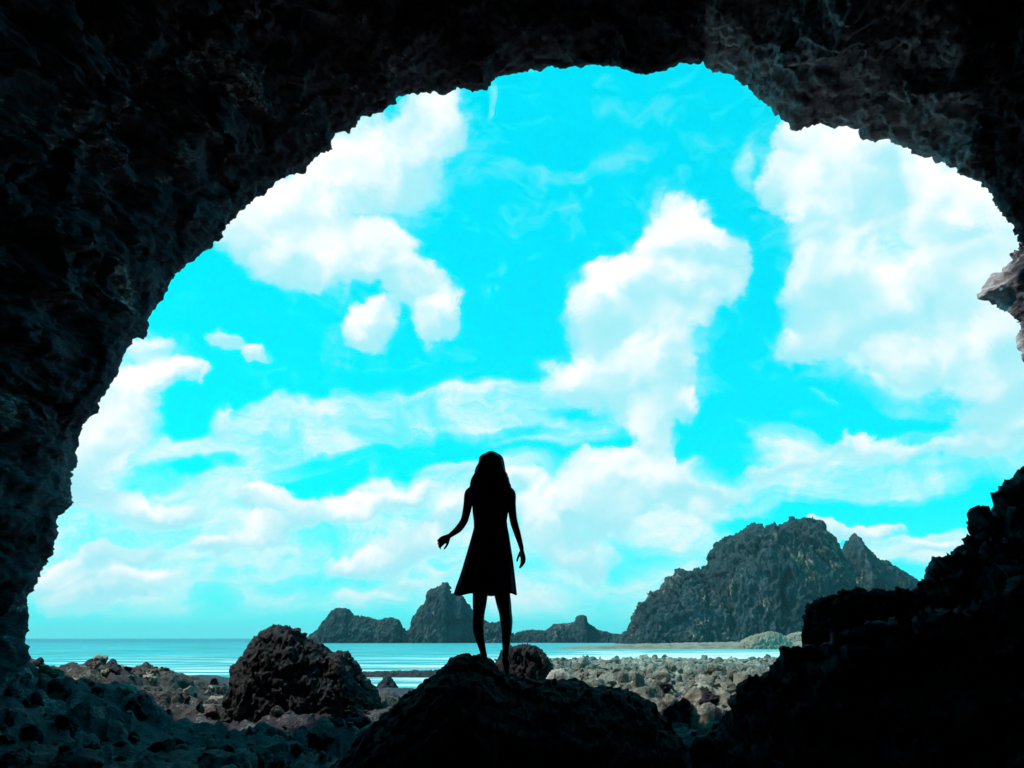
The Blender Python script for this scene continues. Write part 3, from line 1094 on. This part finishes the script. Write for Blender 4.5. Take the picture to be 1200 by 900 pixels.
class Soup:
    def __init__(self): self.v, self.f = [], []

    def add(self, V, Fs):
        b = len(self.v)
        self.v += [tuple(map(float, v)) for v in V]
        self.f += [tuple(b + i for i in f) for f in Fs]

    def tube(self, pts, n=5, seg=14, flat=None):
        """pts: rows of x,y,z,r (or x,y,z,rx,ry with rx across and ry fore-aft)"""
        a = catmull(pts, n)
        c = a[:, :3]
        rx = a[:, 3]
        ry = a[:, 4] if a.shape[1] > 4 else rx
        T = np.gradient(c, axis=0)
        T /= np.maximum(np.linalg.norm(T, axis=1)[:, None], 1e-9)
        ref = np.array([0, 1, 0]) if flat is None else np.array(flat, float)
        V, m = [], len(c)
        for i in range(m):
            u = np.cross(T[i], ref)
            if np.linalg.norm(u) < .15: u = np.cross(T[i], np.array([1, 0, 0.]))
            u /= np.linalg.norm(u)
            v = np.cross(u, T[i])
            for k in range(seg):
                g = 2 * math.pi * k / seg
                V.append(c[i] + u * math.cos(g) * rx[i] + v * math.sin(g) * ry[i])
        Fs = [(i * seg + k, i * seg + (k + 1) % seg, (i + 1) * seg + (k + 1) % seg, (i + 1) * seg + k) for i in range(m - 1) for k in range(seg)]
        V += [c[0] - T[0] * rx[0] * .6, c[-1] + T[-1] * rx[-1] * .6]
        Fs += [((k + 1) % seg, k, m * seg) for k in range(seg)]
        Fs += [((m - 1) * seg + k, (m - 1) * seg + (k + 1) % seg, m * seg + 1) for k in range(seg)]
        self.add(V, Fs)

    def ball(self, c, r, sub=3, fn=None):
        bm = bmesh.new()
        bmesh.ops.create_icosphere(bm, subdivisions=sub, radius=1)
        V = np.array([v.co[:] for v in bm.verts])
        Fs = [tuple(v.index for v in f.verts) for f in bm.faces]
        bm.free()
        if fn is not None: V = fn(V)
        self.add(V * np.array(r) + np.array(c), Fs)

    def mesh(self, name):
        me = D.meshes.new(name)
        me.from_pydata(self.v, [], self.f)
        me.update()
        return me


def remeshed(me, voxel, smooth=3):
    o = D.objects.new('tmp', me)
    COL.objects.link(o)
    m = o.modifiers.new('r', 'REMESH')
    m.mode = 'VOXEL'
    m.voxel_size = voxel
    m.use_smooth_shade = True
    s = o.modifiers.new('s', 'SMOOTH')
    s.iterations = smooth
    s.factor = .5
    bpy.context.view_layer.update()
    dg = bpy.context.evaluated_depsgraph_get()
    out = D.meshes.new_from_object(o.evaluated_get(dg))
    D.objects.remove(o)
    return out


YW = 6.05


def Z(zx, zy, dy=0.):
    """point of the figure: enlarged-photo pixel (3x crop at 480,510) at the woman's distance plus dy"""
    p = P(480 + zx / 3, 510 + zy / 3, YW)
    return [p.x, p.y + dy, p.z]


def px(n):      # n enlarged pixels in metres at the woman
    return n / 3 / F * YW * 1.0


root = D.objects.new('person', None)
COL.objects.link(root)
tag(root, 'woman in a dark knee length dress with long loose hair, standing on the black boulder', 'person')

b = Soup()
# torso, neck
b.tube([Z(281, 520) + [px(56), px(40)], Z(283, 470) + [px(62), px(44)], Z(284, 400) + [px(52), px(40)], Z(284, 330) + [px(47), px(34)], Z(284, 270, .005) + [px(56), px(40)], Z(284, 225, .0) + [px(62), px(40)],
        Z(284, 195, 0) + [px(56), px(32)], Z(285, 178, 0) + [px(30), px(26)], Z(286, 160, .005) + [px(19), px(20)], Z(287, 130, .015) + [px(18), px(20)]], n=6, seg=24)


def face(V):
    V = V.copy()
    # front is +y (out to sea)
    fr = np.clip(V[:, 1], 0, 1)
    x, z = V[:, 0], V[:, 2]
    V[:, 0] *= 1 - .22 * np.clip(-z, 0, 1)                                   # jaw narrows
    V[:, 1] += fr * (.26 * np.exp(-((x / .13) ** 2 + ((z + .12) / .2) ** 2)))      # nose
    V[:, 1] -= fr * (.1 * np.exp(-(((np.abs(x) - .38) / .16) ** 2 + ((z - .08) / .12) ** 2)))  # eye sockets
    V[:, 1] += fr * (.06 * np.exp(-(((np.abs(x) - .38) / .09) ** 2 + ((z - .08) / .06) ** 2)))  # eyeballs
    V[:, 1] += fr * (.07 * np.exp(-((x / .25) ** 2 + ((z + .46) / .05) ** 2)))     # upper lip
    V[:, 1] += fr * (.07 * np.exp(-((x / .22) ** 2 + ((z + .58) / .05) ** 2)))     # lower lip
    V[:, 1] += fr * (.1 * np.exp(-((x / .25) ** 2 + ((z + .88) / .15) ** 2)))      # chin
    return V


hc = Z(287, 108, .02)
b.ball(hc, (px(37), px(44), px(52)), sub=5, fn=face)
for s in (-1, 1):
    b.ball([hc[0] + s * px(37), hc[1] - .005, hc[2] - px(4)], (px(5), px(9), px(13)), sub=3)
# arms
b.tube([Z(232, 196) + [px(20)], Z(212, 205) + [px(19)], Z(205, 245) + [px(16)], Z(197, 285, -.01) + [px(14)], Z(190, 305, -.01) + [px(13.5)], Z(172, 327, .02) + [px(13)], Z(152, 341, .05) + [px(10)], Z(136, 351, .07) + [px(8)]], n=6)
b.tube([Z(334, 196) + [px(20)], Z(354, 206) + [px(19)], Z(358, 245) + [px(16)], Z(363, 285, -.01) + [px(14)], Z(368, 310, 0) + [px(13.5)], Z(379, 345, .02) + [px(12)], Z(389, 378, .03) + [px(9.5)], Z(395, 400, .04) + [px(8)]], n=6)


def hand(o, d, side, nrm, curl, L=.17):
    """palm and five fingers; o wrist, d direction, side towards the thumb, nrm the palm side"""
    o, d, side, nrm = (Vector(v) for v in (o, d, side, nrm))
    d.normalize()
    side = (side - d * side.dot(d)).normalized()
    nrm = d.cross(side) * (1 if d.cross(side).dot(nrm) > 0 else -1)
    pl = L * .52
    rows = []
    for t, wdt in ((0, .020), (.3, .028), (.7, .036), (1, .034)):
        p = o + d * pl * t
        rows.append([*p, wdt, .012])
    b.tube(rows, n=4, seg=14, flat=nrm)
    for k, (off, ln, r) in enumerate(((.028, .072, .0078), (.010, .08, .0082), (-.009, .074, .0078), (-.027, .058, .007))):
        p = o + d * (pl * .9) + side * off
        a = 0.0
        row = [[*p, r * 1.05]]
        for j, fr in enumerate((.45, .3, .25)):
            a += curl * (.8 if j == 0 else 1.0) * (1 + .12 * k)
            p = p + (d * math.cos(a) + nrm * math.sin(a) + side * off * 2) * ln * fr
            row.append([*p, r * (1 - .12 * (j + 1))])
        b.tube(row, n=3, seg=10)
    p = o + d * pl * .2 + side * .016
    row = [[*p, .011]]
    for j, (ln, sp, cu) in enumerate(((.036, .75, .25), (.03, .45, .45), (.024, .15, .6))):
        p = p + (d * math.cos(sp) + side * math.sin(sp) + nrm * cu * .8).normalized() * ln
        row.append([*p, .0098 - .001 * j])
    b.tube(row, n=3, seg=10)


wl, wr = Vector(Z(138, 350, .07)), Vector(Z(394, 398, .04))
hand(wl, Vector(Z(112, 366, .08)) - wl, (.1, .5, -.8), (.7, -.1, -.5), .62, L=.155)
hand(wr, Vector(Z(403, 452, .06)) - wr, (-.5, .9, 0), (-.8, -.5, 0), .28, L=.16)
# legs: left carries the weight, right trails with the heel up
b.tube([Z(258, 500) + [px(32)], Z(250, 545) + [px(27)], Z(246, 590) + [px(24)], Z(243, 625, .01) + [px(20.5)], Z(241, 655, .0) + [px(20.5)], Z(243, 690, -.01) + [px(18.5)], Z(251, 730, 0) + [px(14)], Z(258, 760, .01) + [px(11)], Z(262, 778, .01) + [px(11.5)]], n=6)
b.tube([Z(308, 500) + [px(33)], Z(322, 545) + [px(28)], Z(331, 590) + [px(25.5)], Z(337, 625, -.04) + [px(22)], Z(340, 655, -.08) + [px(21.5)], Z(341, 690, -.13) + [px(18)], Z(340, 730, -.17) + [px(13.5)], Z(339, 757, -.2) + [px(11.5)], Z(338, 776, -.21) + [px(12)]], n=6)


def foot(heel, ball, toe_dir, wdt=.036):
    heel, ball = Vector(heel), Vector(ball)
    d = (ball - heel)
    mid = heel + d * .5
    up = Vector((0, 0, 1))
    td = Vector(toe_dir).normalized()
    across = td.cross(up)
    across = across.normalized() if across.length > .2 else Vector((1, 0, 0))
    b.tube([[*heel, .026, .026], [*(heel + d * .3), .028, .028], [*mid, .030, .022], [*ball, wdt, .017], [*(ball + td * .025), wdt * .92, .012]], n=5, seg=14, flat=d.cross(across))
    for k in range(5):
        off = (k - 2) * .0155
        q = ball + td * .02 + across * off
        ln = (.036, .038, .034, .03, .024)[k]
        b.tube([[*q, .0085], [*(q + td * ln * .6), .0085], [*(q + td * ln), .0075]], n=3, seg=8)


hl = Z(262, 785, -.005)
foot(hl, (hl[0] - .012, hl[1] + .13, hl[2] - .012), (-.05, 1, -.08))
hr = Z(338, 782, -.23)
tr = Z(345, 832, -.17)
foot(hr, tr, (.12, .75, -.35))
body = remeshed(b.mesh('body'), .0045, 4)
link('body', body, M_skin, root)

# ---- dress: fitted bodice, flared skirt with folds
rows = [  # zy, left x, right x, half depth
    (196, 232, 337, 30), (206, 226, 343, 37), (222, 223, 346, 42), (245, 222, 347, 45), (270, 223, 345, 44), (300, 227, 340, 40), (325, 228, 343, 38), (350, 221, 348, 42), (385, 211, 353, 50), (425, 199, 359, 58), (465, 187, 364, 66), (505, 174, 368, 73), (535, 163, 371, 78), (557, 156, 373, 80)]
zy = np.array([r[0] for r in rows], float)
yy = np.linspace(zy[0], zy[-1], 90)
lx, rx_, dp = (np.interp(yy, zy, [r[k] for r in rows]) for k in (1, 2, 3))
ns = 120
V = np.zeros((90, ns, 3))
for i in range(90):
    t = (yy[i] - 330) / (557 - 330)
    fold = max(0, t) ** 1.3
    for k in range(ns):
        a = 2 * math.pi * k / ns
        c_, s_ = math.cos(a), math.sin(a)
        e = .85 if t < 0 else 1
        rad = 1 + fold * (.06 * math.sin(7 * a + .6) + .035 * math.sin(13 * a + 2) + .02 * math.sin(3 * a))
        X = (lx[i] + rx_[i]) / 2 + (rx_[i] - lx[i]) / 2 * math.copysign(abs(c_) ** e, c_) * (rad if abs(c_) < .9 else 1 + (rad - 1) * .4)
        hem = (5 * math.sin(5 * a + 1) - 9 * max(0, c_) * 0 + (-8 if abs(a - 4.75) < .25 else 0)) * max(0, t) ** 4
        p = Z(X, yy[i] + hem)
        V[i, k] = (p[0], p[1] + s_ * px(dp[i]) * rad + .004, p[2])
me = mesh_from_arrays('dress', V, grid_quads(90, ns, True))
dress = link('dress', me, M_dress, root)
so = dress.modifiers.new('thickness', 'SOLIDIFY')
so.thickness = .004
st = Soup()
for sx in (-1, 1):
    cx = 284 + sx * 40
    st.tube([Z(cx, 200, -.075) + [.014, .004], Z(cx + sx * 4, 184, -.04) + [.014, .004], Z(cx + sx * 4, 179, 0) + [.014, .004], Z(cx + sx * 4, 186, .05) + [.014, .004], Z(cx, 204, .085) + [.014, .004]], n=5, seg=10)
    link('strap', st.mesh('strap'), M_dress, dress)
    st = Soup()

# ---- hair: one loose mass with locks, blown a little to the right
hs = Soup()
hs.tube([Z(287, 100, -.02) + [px(36), px(36)], Z(286, 130, -.025) + [px(42), px(34)], Z(285, 165, -.03) + [px(50), px(30)], Z(285, 200, -.045) + [px(56), px(26)], Z(285, 225, -.05) + [px(40), px(18)]], n=5, seg=24)
hs.ball([hc[0], hc[1] - .012, hc[2] + px(4)], (px(39), px(46), px(50)), sub=4,
        fn=lambda V: V * (1 + .03 * np.sin(9 * np.arctan2(V[:, 1], V[:, 0]))[:, None]) * np.where((V[:, 1] > .25) & (V[:, 2] < .25), .62, 1)[:, None])
random.seed(3)
hb = Vector(hc)
for k in range(150):
    a = random.uniform(math.pi * .93, math.pi * 2.07)      # the back half (y < 0) and the sides
    ca, sa = math.cos(a), math.sin(a)
    ln = random.uniform(.75, 1.0)
    x0 = hc[0] + ca * px(34)
    r = random.uniform(.004, .008)
    spread = random.uniform(.9, 1.06)
    wob = random.uniform(-1, 1) * px(10)
    end_y = 108 + (150 if abs(ca) < .8 else 125) * ln
    row = []
    for t, wx, wy in ((0, 26, 24), (.08, 36, 40), (.2, 41, 44), (.4, 49, 44), (.62, 58, 44), (.82, 66, 50), (1, 60, 52)):
        zyk = 66 + (end_y - 66) * t
        X = 287 - 4 * t + ca * wx * spread + wob / px(1) * math.sin(t * 9 + k) * (.3 + .9 * t)
        p = Z(X, zyk, .0)
        row.append([p[0], p[1] + (.015 * (1 - t)) + sa * px(wy) * (1 - .05 * t), p[2], r * (.55 if t in (0,) else 1) * (.35 if t == 1 else 1)])
    hs.tube(row, n=4, seg=6)
hair_me = remeshed(hs.mesh('hair'), .0045, 1)
hair = link('hair', hair_me, M_hair, root)
fl = Soup()
for k in range(64):
    side = 1 if k % 5 > 1 else -1
    z0 = random.uniform(112, 215)
    w0 = 37 + 22 * min(1, max(0, (z0 - 95) / 80))
    X = 287 + side * w0
    dx = side * random.uniform(1, 8) + random.uniform(0, 5)
    dz = random.uniform(8, 34)
    yj = random.uniform(-.04, .02)
    fl.tube([Z(X - side * 6, z0 - 12, yj) + [.004], Z(X + dx * .2, z0, yj) + [.0035], Z(X + dx * .7, z0 + dz * .5, yj) + [.0024], Z(X + dx, z0 + dz, yj) + [.001]], n=4, seg=5)
fly = link('loose_strands', fl.mesh('loose_strands'), M_hair, hair)
fly['kind'] = 'stuff'

# ------------------------------------------------------------------ sea air
bm = bmesh.new()
bmesh.ops.create_cube(bm, size=1)
for v in bm.verts:
    v.co = (v.co.x * 12100, 3450 + v.co.y * 7300, 43.5 + v.co.z * 103)
me = D.meshes.new('haze')
bm.to_mesh(me)
bm.free()
hm_ = D.materials.new('haze_air')
hm_.use_nodes = True
hm_.node_tree.nodes.remove(hm_.node_tree.nodes['Principled BSDF'])
pv = nd(hm_.node_tree, 'ShaderNodeVolumePrincipled')
pv.inputs['Color'].default_value = (.5, .9, 1, 1)
pv.inputs['Density'].default_value = .00011
hm_.node_tree.links.new(pv.outputs[0], hm_.node_tree.nodes['Material Output'].inputs['Volume'])
tag(link('haze', me, hm_), 'thin pale sea air veiling the far islets', kind='stuff')

# ------------------------------------------------------------------ render settings
scene.render.engine = 'CYCLES'
scene.cycles.use_denoising = True
scene.cycles.use_adaptive_sampling = True
scene.cycles.adaptive_threshold = .02
scene.cycles.adaptive_min_samples = 10
scene.cycles.max_bounces = 5
scene.cycles.diffuse_bounces = 3
vs = scene.view_settings
vs.view_transform = 'Standard'
vs.look = 'None'
vs.exposure = 0
vs.gamma = 1
vs.use_curve_mapping = False
